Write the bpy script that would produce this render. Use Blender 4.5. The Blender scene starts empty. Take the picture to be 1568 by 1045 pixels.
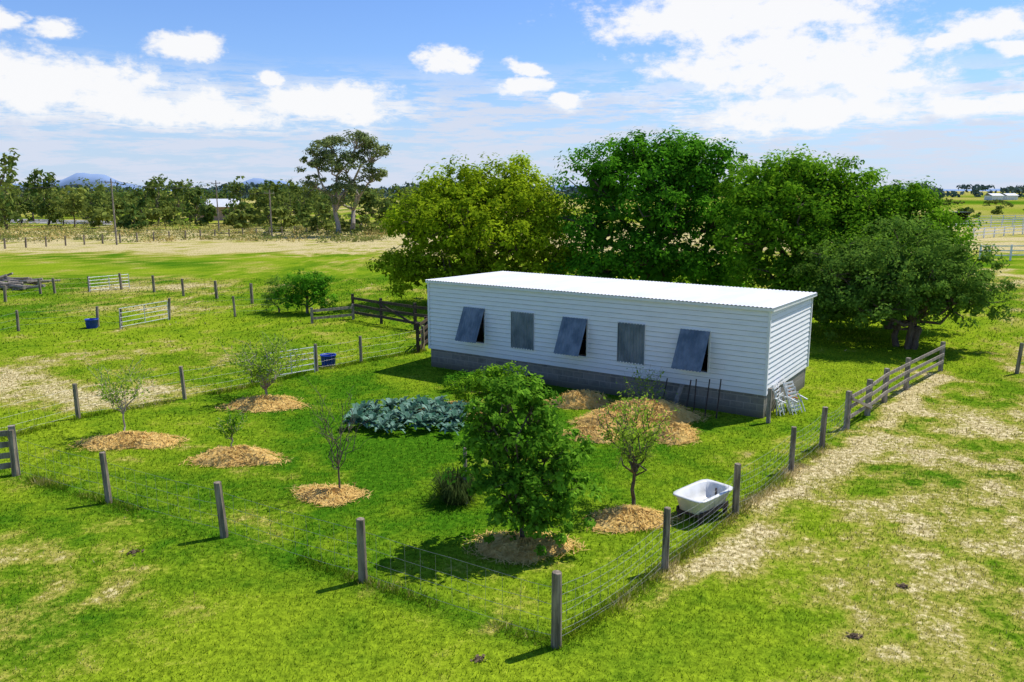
import bpy, math, numpy as np
from mathutils import Vector, Matrix
R = np.random.default_rng(7)
H=6.6; F=1220.0; TH=math.atan(232/1220)
CT,ST=math.cos(TH),math.sin(TH)
# survey helper: bearing read off the photo -> metres on the ground
def G(px,py):
    v=(522-py)/F; fw=CT+v*ST; vt=-ST+v*CT; t=H/(-vt)
    return (t*(px-784)/F, t*fw)
def AE(px,py):
    v=(522-py)/F; fw=CT+v*ST; vt=-ST+v*CT; r=(px-784)/F
    return math.atan2(r,fw), math.atan2(vt,math.hypot(r,fw))
scene=bpy.context.scene
# ---------------------------------------------------------------- node helpers
class NT:
    def __init__(s,nt): s.nt=nt; s.n=nt.nodes; s.l=nt.links; s.n.clear()
    def node(s,t,**k):
        n=s.n.new(t)
        for a,b in k.items(): setattr(n,a,b)
        return n
    def put(s,inp,v):
        if hasattr(v,'is_linked'): s.l.new(v,inp)
        elif v is not None: inp.default_value=v
    def m(s,op,a,b=None,c=None,clamp=False):
        n=s.node('ShaderNodeMath',operation=op); n.use_clamp=clamp
        s.put(n.inputs[0],a); s.put(n.inputs[1],b) if b is not None else None
        if c is not None: s.put(n.inputs[2],c)
        return n.outputs[0]
    def mix(s,f,a,b,mode='MIX'):
        n=s.node('ShaderNodeMix',data_type='RGBA',blend_type=mode)
        s.put(n.inputs[0],f)
        for i,v in ((6,a),(7,b)):
            if isinstance(v,tuple) and len(v)==3: v=v+(1,)
            s.put(n.inputs[i],v)
        return n.outputs[2]
    def noise(s,vec,scale,detail=4,rough=.5,out='Fac'):
        n=s.node('ShaderNodeTexNoise'); n.inputs['Scale'].default_value=scale
        n.inputs['Detail'].default_value=detail; n.inputs['Roughness'].default_value=rough
        if vec is not None: s.l.new(vec,n.inputs['Vector'])
        return n.outputs[out]
    def ss(s,v,a,b,lo=0,hi=1):
        n=s.node('ShaderNodeMapRange',interpolation_type='SMOOTHSTEP')
        s.put(n.inputs[0],v); n.inputs[1].default_value=a; n.inputs[2].default_value=b; n.inputs[3].default_value=lo; n.inputs[4].default_value=hi
        return n.outputs[0]
    def comb(s,x,y,z):
        n=s.node('ShaderNodeCombineXYZ'); s.put(n.inputs[0],x); s.put(n.inputs[1],y); s.put(n.inputs[2],z); return n.outputs[0]
    def sep(s,v):
        n=s.node('ShaderNodeSeparateXYZ'); s.l.new(v,n.inputs[0]); return n.outputs
    def attr(s,name): return s.node('ShaderNodeAttribute',attribute_name=name).outputs['Fac']
    def pos(s): return s.node('ShaderNodeNewGeometry').outputs['Position']
    def obj(s): return s.node('ShaderNodeTexCoord').outputs['Object']
    def bump(s,h,strength=.3,dist=.02):
        n=s.node('ShaderNodeBump'); n.inputs['Strength'].default_value=strength; n.inputs['Distance'].default_value=dist
        s.l.new(h,n.inputs['Height']); return n.outputs[0]
    def princ(s,col,rough=.7,metal=0,normal=None,spec=.3):
        n=s.node('ShaderNodeBsdfPrincipled')
        if isinstance(col,tuple) and len(col)==3: col=col+(1,)
        s.put(n.inputs['Base Color'],col); s.put(n.inputs['Roughness'],rough); n.inputs['Metallic'].default_value=metal
        n.inputs['Specular IOR Level'].default_value=spec
        if normal is not None: s.l.new(normal,n.inputs['Normal'])
        return n.outputs[0]
    def diff(s,col,normal=None):
        n=s.node('ShaderNodeBsdfDiffuse'); s.put(n.inputs[0],col)
        if normal is not None: s.l.new(normal,n.inputs['Normal'])
        return n.outputs[0]
    def leafsh(s,c,lt,trans):
        tr=s.node('ShaderNodeBsdfTranslucent'); s.put(tr.inputs[0],lt)
        mx=s.node('ShaderNodeMixShader'); mx.inputs[0].default_value=trans
        s.l.new(s.diff(c),mx.inputs[1]); s.l.new(tr.outputs[0],mx.inputs[2]); return mx.outputs[0]
    def out(s,sh):
        o=s.node('ShaderNodeOutputMaterial'); s.l.new(sh,o.inputs[0])
def newmat(name):
    m=bpy.data.materials.new(name); m.use_nodes=True; return m,NT(m.node_tree)
def mat_noise(name,c1,c2,scale=6,rough=.7,metal=0,stretch=(1,1,1),bump=.2,detail=4,spec=.3,coord='obj'):
    m,t=newmat(name)
    v=t.obj() if coord=='obj' else t.pos()
    mp=t.node('ShaderNodeMapping'); t.l.new(v,mp.inputs[0]); mp.inputs['Scale'].default_value=stretch
    n=t.noise(mp.outputs[0],scale,detail,.6)
    c=t.mix(t.ss(n,.3,.7),c1,c2)
    t.out(t.princ(c,rough,metal,t.bump(n,bump),spec)); return m
def mat_leaf(name,dark,light,trans=.35):
    m,t=newmat(name)
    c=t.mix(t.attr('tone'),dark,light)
    lt=t.mix(.5,c,tuple(min(1,x*1.5) for x in light))
    t.out(t.leafsh(c,lt,trans)); return m
_tab=np.random.default_rng(3).uniform(0,1,(256,256))
def vn(x,y,sc,seed=0,octs=1,rough=.55):
    s=0;a=1;tot=0
    for o in range(octs):
        u=x*sc*2**o+seed*17.3+o*31.7; v=y*sc*2**o+seed*5.1+o*11.9
        iu=np.floor(u).astype(int); iv=np.floor(v).astype(int); fu=u-iu; fv=v-iv; fu=fu*fu*(3-2*fu); fv=fv*fv*(3-2*fv)
        g=lambda p,q:_tab[p&255,q&255]
        s=s+a*((g(iu,iv)*(1-fu)+g(iu+1,iv)*fu)*(1-fv)+(g(iu,iv+1)*(1-fu)+g(iu+1,iv+1)*fu)*fv); tot+=a; a*=rough
    return s/tot
def sstep(v,a,b):
    q=np.clip((v-a)/(b-a),0,1); return q*q*(3-2*q)
DR0,DR1=.27,.82
def pasture_rgb(t,f,g,fine):
    gr=t.mix(g,(.050,.150,.006),(.235,.320,.014))
    mid=(.33,.30,.055)
    d=t.mix(fine,(.38,.30,.10),(.64,.54,.30))
    a=t.mix(t.ss(f,0,.6),gr,mid)
    return t.mix(t.ss(f,.42,1.0),a,d)
# ---------------------------------------------------------------- mesh helpers
def add_obj(name,me,parent=None):
    o=bpy.data.objects.new(name,me); scene.collection.objects.link(o)
    if parent is not None: o.parent=parent
    return o
def mesh_np(name,V,Fc,mats,mi=None,attrs=None,parent=None,smooth=False):
    V=np.asarray(V,dtype=np.float32); Fc=np.asarray(Fc,dtype=np.int32); k=Fc.shape[1]
    me=bpy.data.meshes.new(name)
    me.vertices.add(len(V)); me.vertices.foreach_set('co',V.ravel())
    me.loops.add(Fc.size); me.loops.foreach_set('vertex_index',Fc.ravel())
    me.polygons.add(len(Fc)); me.polygons.foreach_set('loop_start',np.arange(0,Fc.size,k,dtype=np.int32))
    me.polygons.foreach_set('loop_total',np.full(len(Fc),k,dtype=np.int32))
    for m in mats: me.materials.append(m)
    if mi is not None: me.polygons.foreach_set('material_index',np.asarray(mi,dtype=np.int32))
    me.polygons.foreach_set('use_smooth',np.full(len(Fc),smooth,dtype=bool))
    me.update(calc_edges=True)
    for a,vals in (attrs or {}).items():
        at=me.attributes.new(a,'FLOAT','POINT'); at.data.foreach_set('value',np.asarray(vals,dtype=np.float32))
    return add_obj(name,me,parent)
def rotz(a): return np.array([[math.cos(a),-math.sin(a),0],[math.sin(a),math.cos(a),0],[0,0,1]])
def nrm(a): return a/np.maximum(np.linalg.norm(a,axis=-1,keepdims=True),1e-9)
class MB:
    def __init__(s): s.V=[];s.Q=[];s.M=[];s.T=[];s.n=0
    def add(s,V,Q,m=0,tone=.5):
        V=np.asarray(V,float);Q=np.asarray(Q,int)
        s.V.append(V);s.Q.append(Q+s.n);s.M.append(np.full(len(Q),m));s.T.append(np.broadcast_to(tone,(len(V),)).astype(float)); s.n+=len(V)
    def box(s,c,size,rot=None,m=0,tone=.5):
        x,y,z=[a/2 for a in size]
        V=np.array([[-x,-y,-z],[x,-y,-z],[x,y,-z],[-x,y,-z],[-x,-y,z],[x,-y,z],[x,y,z],[-x,y,z]])
        if rot is not None: V=V@np.asarray(rot).T
        s.add(V+np.array(c),[[0,3,2,1],[4,5,6,7],[0,1,5,4],[1,2,6,5],[2,3,7,6],[3,0,4,7]],m,tone)
    def beam(s,p0,p1,w,h,m=0,tone=.5):
        p0=np.array(p0,float);p1=np.array(p1,float);d=p1-p0;L=np.linalg.norm(d);x=d/L
        up=np.array([0,0,1.]) if abs(x[2])<.95 else np.array([1.,0,0])
        y=nrm(np.cross(up,x));z=np.cross(x,y)
        s.box((p0+p1)/2,(L,w,h),np.stack([x,y,z],1),m,tone)
    def tube(s,pts,rad,n=8,m=0,tone=.5,cap=True):
        pts=np.asarray(pts,float); k=len(pts); rad=np.broadcast_to(rad,(k,))
        d=np.gradient(pts,axis=0); d=nrm(d)
        ref=np.array([0,0,1.]) if abs(d[0][2])<.9 else np.array([1.,0,0])
        a=nrm(np.cross(d,ref)); b=np.cross(d,a)
        th=np.arange(n)*2*math.pi/n
        V=(pts[:,None]+rad[:,None,None]*(a[:,None]*np.cos(th)[None,:,None]+b[:,None]*np.sin(th)[None,:,None])).reshape(-1,3)
        Q=[[i*n+j,i*n+(j+1)%n,(i+1)*n+(j+1)%n,(i+1)*n+j] for i in range(k-1) for j in range(n)]
        if cap and n in(4,6,8):
            cp={4:[[0,1,2,3]],6:[[0,1,2,3],[0,3,4,5]],8:[[0,1,2,3],[0,3,4,7],[4,5,6,7]]}[n]
            for q in cp: Q.append(q[::-1]); Q.append([x+(k-1)*n for x in q])
        s.add(V,Q,m,tone)
    def leaves(s,C,out,size,m=1,asp=.5,tone=None,rnd=.7):
        N=len(C)
        n=nrm(out+R.normal(size=(N,3))*rnd); t=nrm(np.cross(n,R.normal(size=(N,3)))); b=np.cross(n,t)
        l=(size*R.uniform(.6,1.3,N))[:,None]
        V=np.stack([C-t*l/2,C+b*l*asp/2,C+t*l/2,C-b*l*asp/2],1).reshape(-1,3)
        Q=np.arange(4*N).reshape(N,4)
        if tone is None: tone=R.uniform(0,1,N)
        s.add(V,Q,m,np.repeat(tone,4))
    def obj(s,name,mats,parent=None,smooth=False):
        return mesh_np(name,np.concatenate(s.V),np.concatenate(s.Q),mats,np.concatenate(s.M),{'tone':np.concatenate(s.T)},parent,smooth)
def empty(name,loc=(0,0,0),rz=0):
    e=bpy.data.objects.new(name,None); e.location=loc; e.rotation_euler=(0,0,rz); scene.collection.objects.link(e); return e
# ---------------------------------------------------------------- materials
M_bark=mat_noise('bark',(.07,.05,.035),(.17,.13,.09),9,.9,stretch=(1,1,.25))
M_barkpale=mat_noise('bark_pale',(.22,.18,.14),(.4,.35,.29),5,.85,stretch=(1,1,.25))
M_post=mat_noise('weathered_post',(.10,.08,.055),(.36,.29,.21),14,.9,stretch=(1,1,.12),bump=.5,coord='pos')
M_darkwood=mat_noise('dark_timber',(.035,.025,.018),(.10,.07,.05),10,.85,stretch=(1,1,.3),coord='pos')
M_greywood=mat_noise('grey_timber',(.15,.125,.10),(.38,.32,.25),10,.85,stretch=(1,1,.3),coord='pos')
M_wire=mat_noise('galvanised_wire',(.2,.2,.18),(.36,.36,.34),20,.5,.3)
M_galv=mat_noise('galvanised_pipe',(.4,.42,.42),(.6,.62,.62),8,.45,.3)
M_whiterail=mat_noise('white_rail',(.7,.7,.68),(.8,.8,.78),4,.6)
M_whitepaint=mat_noise('enamel_white',(.66,.65,.60),(.80,.80,.77),4,.3,bump=.02,spec=.5)
M_blue=mat_noise('blue_plastic',(.01,.04,.30),(.02,.07,.42),5,.4,bump=.05)
M_black=mat_noise('black_plastic',(.012,.012,.013),(.03,.03,.03),5,.5,bump=.05)
M_rust=mat_noise('steel_dark',(.03,.028,.028),(.09,.06,.045),8,.7,.3)
M_orange=mat_noise('orange_plastic',(.55,.16,.02),(.65,.22,.04),8,.5)
M_soil=mat_noise('soil',(.09,.06,.035),(.2,.14,.08),12,.95,bump=.8)
M_lapshade=mat_noise('lap_shade',(.28,.29,.30),(.50,.51,.51),3,.9)  # grey that paints in the shade line under each board lap
M_straw,t=newmat('straw')
tn=t.attr('tone'); n=t.noise(t.pos(),9,4,.78)
c=t.mix(t.m('MULTIPLY',t.m('ADD',tn,t.ss(n,.3,.7)),.5),(.42,.24,.045),(.95,.68,.25)); t.out(t.leafsh(c,c,.1))
L_A=mat_leaf('leaf_yellowgreen',(.13,.20,.008),(.40,.52,.018))
L_B=mat_leaf('leaf_deepgreen',(.040,.135,.010),(.15,.40,.020))
L_C=mat_leaf('leaf_midgreen',(.06,.155,.010),(.24,.45,.020))
L_D=mat_leaf('leaf_olive',(.055,.12,.016),(.20,.34,.045))
L_gum=mat_leaf('leaf_gum',(.085,.125,.04),(.26,.31,.10),.25)
L_cen=mat_leaf('leaf_citrus',(.045,.13,.010),(.21,.42,.03))
L_lite=mat_leaf('leaf_fresh',(.14,.25,.02),(.38,.52,.05),.4)
L_kale=mat_leaf('leaf_kale',(.04,.12,.07),(.24,.38,.28),.1)
L_dark=mat_leaf('leaf_clump',(.04,.07,.015),(.11,.15,.04))
L_dist=mat_leaf('leaf_distant',(.045,.10,.022),(.25,.29,.055),.25)
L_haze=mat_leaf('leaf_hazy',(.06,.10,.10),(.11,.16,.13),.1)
L_dry=mat_leaf('dry_brush',(.11,.18,.035),(.54,.42,.14),.2)
# ---------------------------------------------------------------- ground
P0=np.array(G(852,990)); P1=np.array(G(1258,686)); dB=(P1-P0)/np.linalg.norm(P1-P0)
A_pts=[G(-190,690),G(24,728),G(167,770),G(344,822),G(556,890),G(852,990)]
BFEN=[G(852,990),G(1018,873),G(1126,787),G(1211,722),G(1258,686),G(1296,657)]
LFEN=[G(-60,690),G(120,641),G(283,611),G(395,590),G(485,568),G(553,555),G(648,537)]
def seg_dist(x,y,pts):
    d=np.full(np.shape(x),1e9)
    for a,b in zip(pts[:-1],pts[1:]):
        ax,ay=a;bx,by=b;dx,dy=bx-ax,by-ay
        t_=np.clip(((x-ax)*dx+(y-ay)*dy)/(dx*dx+dy*dy),0,1)
        d=np.minimum(d,np.hypot(x-ax-t_*dx,y-ay-t_*dy))
    return d
ELL=[(200,470,6,3,.5),(5,582,2.8,1.6,.65),(150,618,3,1.3,.45),(235,598,2,1.1,.45),(60,605,3,1.2,.45),(110,545,5,3,.2),(330,545,3,2,.15),
 (560,430,8,4,-.1),(420,450,6,4,.1),(230,440,5,3,.5),(30,520,4,3,.1),(620,590,1.5,1,-.2),(1060,985,2.0,1.5,-.25),(900,1030,2,1.5,-.22),(1500,640,4,3,.25),(1540,760,2.5,2,.2),
 (1500,430,10,10,.3),(1290,700,1.2,1.6,.1),(1180,720,.9,.7,.28),(1110,700,.8,.5,.2),(480,500,3,2,.15),(80,820,1.5,1.2,.16),(120,930,1.6,1,.14),(60,1000,1,1,.17),(290,850,1.2,.5,.15),
 (740,800,.8,.6,.15),(950,840,.6,.5,.25),(880,860,.9,.4,.2),(560,905,1.2,.3,.2),(820,960,1.2,.4,.2),(1250,940,1.2,1.2,.14),(1450,900,1.5,1.5,.14),(1100,860,.8,.6,.15)]
def dryf(x,y):
    d=np.full(np.shape(x),.08)
    right=(x-P0[0])*dB[1]-(y-P0[1])*dB[0]
    along=(x-P0[0])*dB[0]+(y-P0[1])*dB[1]
    rs=1/(1+np.exp(-(right-.2)*3))
    d=d+rs*.33*np.clip((right+1)/4,.5,1.08)
    wv=.55+.5*(vn(x,y,.7,9,3)-.5)*2
    d=d+.55*np.exp(-((right-wv)/.52)**2)*np.clip((along-.3)/2,0,1)*(along<23)
    d=d+.08*np.exp(-((x+8)/6)**2-((y-12)/4)**2)
    for px,py,rx,ry,a in ELL:
        cx,cy=G(px,py); d=d+a*np.exp(-((x-cx)/rx)**2-((y-cy)/ry)**2)
    d=d+.08*sstep(x*-.2+y,27,34)+.12*sstep(y,44,60)+.46*sstep(y,76,90)-.26*sstep(y,118,150)
    n1=vn(x,y,.45,1,4); n2=vn(x,y,1.9,2,4,.65)
    f=d+(n1-.5)*.85+(n2-.5)*.9
    g=sstep(vn(x,y,.16,5,2)*.5+n1*.4+n2*.5,.36,.92)
    g=g-.42*np.exp(-((x+1.5)/7)**4-((y-20)/7.5)**4)
    fa=np.exp(-(seg_dist(x,y,A_pts)/.35)**2); g=np.maximum(g,0)*(1-.75*fa)
    return f,g
def grade(lo,hi,step,far,g=1.12,mx=1.0,hi2=75):
    core=np.arange(lo,hi+1e-6,step)
    def ext(p):
        r=[];v=step
        while p<far:
            v=min(v*g,mx) if p<hi2 else v*1.35
            p+=v; r.append(p)
        return r
    r=ext(hi); l=[-q for q in ext(-lo)]
    return np.concatenate([l[::-1],core,r])
xs=grade(-20,20,.17,9000,hi2=60); ys=grade(6,34,.17,9000,hi2=150)
X,Y=np.meshgrid(xs,ys); nx,ny=len(xs),len(ys)
V=np.stack([X,Y,X*0],-1).reshape(-1,3)
i=np.arange(nx*ny).reshape(ny,nx); Q=np.stack([i[:-1,:-1],i[:-1,1:],i[1:,1:],i[1:,:-1]],-1).reshape(-1,4)
M_ground,t=newmat('pasture'); n3=t.noise(t.pos(),7,4,.72)
f_=t.m('MULTIPLY_ADD',t.m('SUBTRACT',n3,.5),.8,t.attr('dry')); f_=t.m('DIVIDE',t.m('SUBTRACT',f_,DR0),DR1-DR0,clamp=True)
gg=t.m('MULTIPLY_ADD',t.m('SUBTRACT',n3,.5),1.1,t.attr('gvar'),clamp=True)
k=t.m('MULTIPLY_ADD',n3,1.9,.06); col=t.mix(1.0,pasture_rgb(t,f_,gg,t.ss(n3,.35,.65)),t.comb(k,k,k),'MULTIPLY')
t.out(t.diff(col,t.bump(n3,.9,.07)))
f_,g_=dryf(V[:,0],V[:,1]); mesh_np('ground',V,Q,[M_ground],None,{'dry':f_,'gvar':g_})
MOUNDS=[(200,678,1.25,.72,.22),(362,703,1.05,.68,.27),(405,620,1.35,.8,.2),(505,758,.78,.6,.08),(800,838,.9,.7,.14),(965,797,.85,.62,.18),
 (888,620,1.0,.55,.42),(990,640,1.5,.9,.5),(905,668,.85,.55,.22),(1030,668,.8,.7,.3),(690,628,1.3,.9,.1),(940,645,1.2,.8,.3)]
# ---------------------------------------------------------------- grass
def grass():
    Vs=[];D=[];T=[];GV=[]
    for (y0,y1,dens,wb,hb) in ((7.2,13,520,.007,.045),(13,20,330,.009,.05),(20,32,130,.014,.055),(32,60,24,.03,.08)):
        area=.8*(y1*y1-y0*y0); N=int(area*dens)
        y=np.sqrt(R.uniform(y0*y0,y1*y1,N)); x=R.uniform(-.8,.8,N)*y
        ex=[];ey=[]
        for pts,num in ((A_pts,1300),(BFEN,1700),(LFEN,700)):
            for a_,b_ in zip(pts[:-1],pts[1:]):
                u=R.uniform(0,1,num); w_=R.normal(size=(2,num))*.13; ex.append(a_[0]+(b_[0]-a_[0])*u+w_[0]); ey.append(a_[1]+(b_[1]-a_[1])*u+w_[1])
        for px,py,rx,ry,_h in MOUNDS[:6]:      # longer grass around the mulch rings
            cx,cy=G(px,py); u=R.uniform(0,6.28,500); q_=R.normal(1.02,.06,500); ex.append(cx+np.cos(u)*rx*q_); ey.append(cy+np.sin(u)*ry*q_)
        ex=np.concatenate(ex);ey=np.concatenate(ey); q=(ey>=y0)&(ey<y1)&(vn(ex,ey,.8,12,2)>.45); x=np.concatenate([x,ex[q]]);y=np.concatenate([y,ey[q]]);N=len(x)
        keep=np.ones(N,bool)
        for px,py,rx,ry,h in MOUNDS:
            cx,cy=G(px,py); keep&=((x-cx)/rx)**2+((y-cy)/ry)**2>.8
        lx=(x+3.08)*.829-(y-29.57)*.559; ly=(x+3.08)*.559+(y-29.57)*.829
        keep&=~((lx>-.1)&(lx<12.75)&(ly>-.05)&(ly<4.8))
        x=x[keep];y=y[keep];N=len(x)
        fd=np.minimum(seg_dist(x,y,A_pts),np.minimum(seg_dist(x,y,BFEN),seg_dist(x,y,LFEN)))
        tall=np.exp(-(fd/.18)**2)*sstep(vn(x,y,.8,12,2),.3,.65)
        h=hb*R.uniform(.5,1.3,N)*(1+tall*R.uniform(.2,3.0,N))*(.7+.7*vn(x,y,1.1,8,2))
        w=wb*R.uniform(.7,1.4,N); a=R.uniform(0,2*math.pi,N); la=R.uniform(0,2*math.pi,N); ll=h*R.uniform(.1,.9,N)
        b=np.stack([x,y,np.full(N,-.003)],1); s=np.stack([np.cos(a),np.sin(a),0*a],1)*w[:,None]
        tip=b+np.stack([np.cos(la)*ll,np.sin(la)*ll,h],1)
        Vs.append(np.stack([b-s,b+s,tip],1).reshape(-1,3)); f,g=dryf(x,y); f=f+.3*tall*R.uniform(-.6,1.6,N)+R.normal(size=N)*.13; g=g+.3*tall
        D.append(np.repeat(np.clip((f-DR0)/(DR1-DR0),0,1),3)); GV.append(np.repeat(np.clip(g+R.normal(size=N)*.22,0,1),3)); T.append(np.repeat(R.uniform(0,1,N),3))
    V=np.concatenate(Vs)
    m,t=newmat('grass_blades'); tone=t.attr('tone')
    k=t.m('MULTIPLY_ADD',tone,1.0,.6); col=t.mix(1.0,pasture_rgb(t,t.attr('dry'),t.attr('gvar'),tone),t.comb(k,k,k),'MULTIPLY')
    t.out(t.leafsh(col,col,.4))
    mesh_np('grass',V,np.arange(len(V)).reshape(-1,3),[m],None,{'dry':np.concatenate(D),'gvar':np.concatenate(GV),'tone':np.concatenate(T)})
grass()
# ---------------------------------------------------------------- straw mulch
for px,py,rx,ry,h in MOUNDS:
    cx,cy=G(px,py); b=MB(); nr,na=14,48
    ph=R.uniform(0,6.28,4)
    def hgt(r,a,rx=rx,h=h):
        edge=1+.12*np.sin(2*a+ph[3])+.10*np.sin(3*a+ph[0])+.07*np.sin(5*a+ph[1])
        q=np.clip(r,0,1); return h*(1-q**2.2)**1.0*(1+.3*np.sin(4*a+ph[2]+5*r)*r),edge
    V=[]
    for ir in range(nr+1):
        for ia in range(na):
            r=ir/nr; a=ia*2*math.pi/na; z,e=hgt(r,a)
            V.append([cx+math.cos(a)*rx*r*e*.9,cy+math.sin(a)*ry*r*e*.9,z+.005+R.normal()*.045*(1-r)*(ir>0)])
    Q=[[ir*na+ia,(ir+1)*na+ia,(ir+1)*na+(ia+1)%na,ir*na+(ia+1)%na] for ir in range(nr) for ia in range(na)]
    b.add(V,Q,0,R.uniform(.1,.9,(nr+1)*na))
    N=int(1100*rx*ry)+260
    r=np.sqrt(R.uniform(0,1.0,N))+np.abs(R.normal(size=N))*.10; a=R.uniform(0,6.28,N); z,e=hgt(r,a)
    C=np.stack([cx+np.cos(a)*rx*r*e,cy+np.sin(a)*ry*r*e,z+.025],1)
    out=np.tile([0,0,1.],(N,1)); b.leaves(C,out,.2,0,.09,None,.3)
    b.obj('straw_mulch',[M_straw])
# ---------------------------------------------------------------- trees
def limb(b,p0,p1,r0,r1,n=6,wob=.12,seg=4,m=0):
    p0=np.array(p0,float);p1=np.array(p1,float);L=np.linalg.norm(p1-p0)
    ts=np.linspace(0,1,seg+1)[:,None]; pts=p0+(p1-p0)*ts; pts[1:-1]+=R.normal(size=(seg-1,3))*L*wob*.5
    b.tube(pts,np.linspace(r0,r1,seg+1),n,m,.5); return pts
def tree(name,base,blobs,leafmat,nclu,nleaf,crad,lsize,trunk_r=.2,fork=1.2,bark=None,inner=.25,asp=.5,flat=.75,under=.25,trunks=1,core=0,coresz=.6,outr=1.14,rnd=.42):
    b=MB(); bx,by=base; bl=[np.array(q,float) for q in blobs]
    forks=[]
    for k in range(trunks):
        o=R.normal(size=2)*trunk_r*(2.5 if trunks>1 else .2)
        f=np.array([bx+o[0]*1.6,by+o[1]*1.6,fork*R.uniform(.85,1.15)]); limb(b,[bx+o[0],by+o[1],-.05],f,trunk_r,trunk_r*.75,8,.08); forks.append(f)
    w=np.array([q[3]*q[4]+q[3]*q[5]+q[4]*q[5] for q in bl]); w/=w.sum()
    for q,wi in zip(bl,w):
        c=np.array([bx,by,0])+q[:3]; f=forks[R.integers(len(forks))]
        limb(b,f,c,trunk_r*.6,trunk_r*.28,6,.15)
        nc=max(4,int(nclu*wi)); d=R.normal(size=(nc,3)); d=nrm(d); lowm=(d[:,2]<0)&(R.uniform(size=nc)>under); d[lowm,2]*=-1
        rad=R.uniform(.7,outr,nc); inn=R.uniform(size=nc)<inner; rad[inn]=R.uniform(.25,.7,inn.sum())
        cc=c+d*rad[:,None]*q[3:6]
        for j in range(0,nc,max(1,nc//9)): limb(b,c*.9+f*.1,cc[j],trunk_r*.22,trunk_r*.06,4,.2)
        ct=R.uniform(.0,.95,nc)
        cr=crad*R.uniform(.5,1.4,nc)
        K=nleaf; dd=nrm(R.normal(size=(nc,K,3))); rr=R.uniform(.35,1,(nc,K,1))
        off=dd*rr*cr[:,None,None]; off[...,2]*=flat
        C=(cc[:,None]+off).reshape(-1,3); out=(dd*.75+d[:,None]*.4+np.array([0,0,.6])).reshape(-1,3)
        tone=np.clip(np.repeat(ct,K)+R.normal(size=nc*K)*.22,0,1)
        ok=C[:,2]>.03; b.leaves(C[ok],out[ok],lsize,1,asp,tone[ok],rnd)
        if core:
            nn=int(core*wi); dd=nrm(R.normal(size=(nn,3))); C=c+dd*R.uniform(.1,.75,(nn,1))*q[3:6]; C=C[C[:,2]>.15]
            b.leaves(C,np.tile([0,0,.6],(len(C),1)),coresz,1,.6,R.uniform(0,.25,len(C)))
    return b.obj(name,[bark or M_bark,leafmat])
def at(px,Yd): return ((px-784)/F*(Yd*CT+.8),Yd)
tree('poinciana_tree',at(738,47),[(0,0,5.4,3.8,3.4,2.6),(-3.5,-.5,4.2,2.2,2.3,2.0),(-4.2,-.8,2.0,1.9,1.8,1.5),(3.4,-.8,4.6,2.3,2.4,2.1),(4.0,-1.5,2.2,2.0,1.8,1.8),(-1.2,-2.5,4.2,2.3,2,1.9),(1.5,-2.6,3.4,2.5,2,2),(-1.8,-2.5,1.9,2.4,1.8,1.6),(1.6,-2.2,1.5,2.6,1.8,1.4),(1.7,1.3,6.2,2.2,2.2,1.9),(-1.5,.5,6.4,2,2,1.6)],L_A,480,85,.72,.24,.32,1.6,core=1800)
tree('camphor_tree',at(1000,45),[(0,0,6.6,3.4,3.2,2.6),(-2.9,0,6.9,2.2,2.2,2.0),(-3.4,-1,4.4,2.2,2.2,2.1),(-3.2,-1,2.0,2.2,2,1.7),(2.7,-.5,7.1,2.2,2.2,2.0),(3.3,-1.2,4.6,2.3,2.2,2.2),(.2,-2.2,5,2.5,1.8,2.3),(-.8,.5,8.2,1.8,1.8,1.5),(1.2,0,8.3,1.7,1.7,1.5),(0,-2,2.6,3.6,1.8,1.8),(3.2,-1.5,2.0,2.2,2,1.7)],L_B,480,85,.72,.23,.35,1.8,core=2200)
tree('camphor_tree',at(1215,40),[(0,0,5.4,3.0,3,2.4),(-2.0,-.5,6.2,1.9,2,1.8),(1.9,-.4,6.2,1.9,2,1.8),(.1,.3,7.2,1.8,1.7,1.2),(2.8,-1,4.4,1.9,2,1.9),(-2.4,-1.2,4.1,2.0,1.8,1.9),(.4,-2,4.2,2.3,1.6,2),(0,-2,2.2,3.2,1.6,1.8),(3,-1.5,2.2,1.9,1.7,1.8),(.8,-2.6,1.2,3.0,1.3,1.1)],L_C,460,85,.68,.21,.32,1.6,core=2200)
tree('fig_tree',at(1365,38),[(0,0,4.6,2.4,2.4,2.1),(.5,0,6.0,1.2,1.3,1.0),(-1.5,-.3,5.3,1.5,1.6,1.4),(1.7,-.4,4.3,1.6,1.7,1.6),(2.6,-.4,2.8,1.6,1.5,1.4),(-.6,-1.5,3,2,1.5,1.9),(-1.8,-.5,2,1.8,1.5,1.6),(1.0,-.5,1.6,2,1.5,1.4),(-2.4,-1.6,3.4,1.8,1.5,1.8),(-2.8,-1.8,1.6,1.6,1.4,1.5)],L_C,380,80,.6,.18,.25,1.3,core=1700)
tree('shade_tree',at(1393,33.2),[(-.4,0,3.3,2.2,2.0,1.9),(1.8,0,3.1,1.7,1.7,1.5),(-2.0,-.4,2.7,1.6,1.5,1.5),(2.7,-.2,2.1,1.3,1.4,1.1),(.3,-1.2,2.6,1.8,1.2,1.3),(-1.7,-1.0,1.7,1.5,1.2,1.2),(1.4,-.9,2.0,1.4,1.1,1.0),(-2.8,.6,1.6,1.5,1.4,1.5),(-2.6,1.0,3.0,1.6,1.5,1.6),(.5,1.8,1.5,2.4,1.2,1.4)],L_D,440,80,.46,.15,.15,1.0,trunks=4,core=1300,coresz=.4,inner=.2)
tree('round_shrub',G(470,480),[(0,0,1.3,1.2,1.1,1.0),(-.9,0,.8,.9,.8,.7),(.6,0,1.4,.9,.8,.9),(.9,-.1,.7,.7,.6,.6)],L_B,120,70,.32,.12,.08,.4,core=150,coresz=.3)
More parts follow.
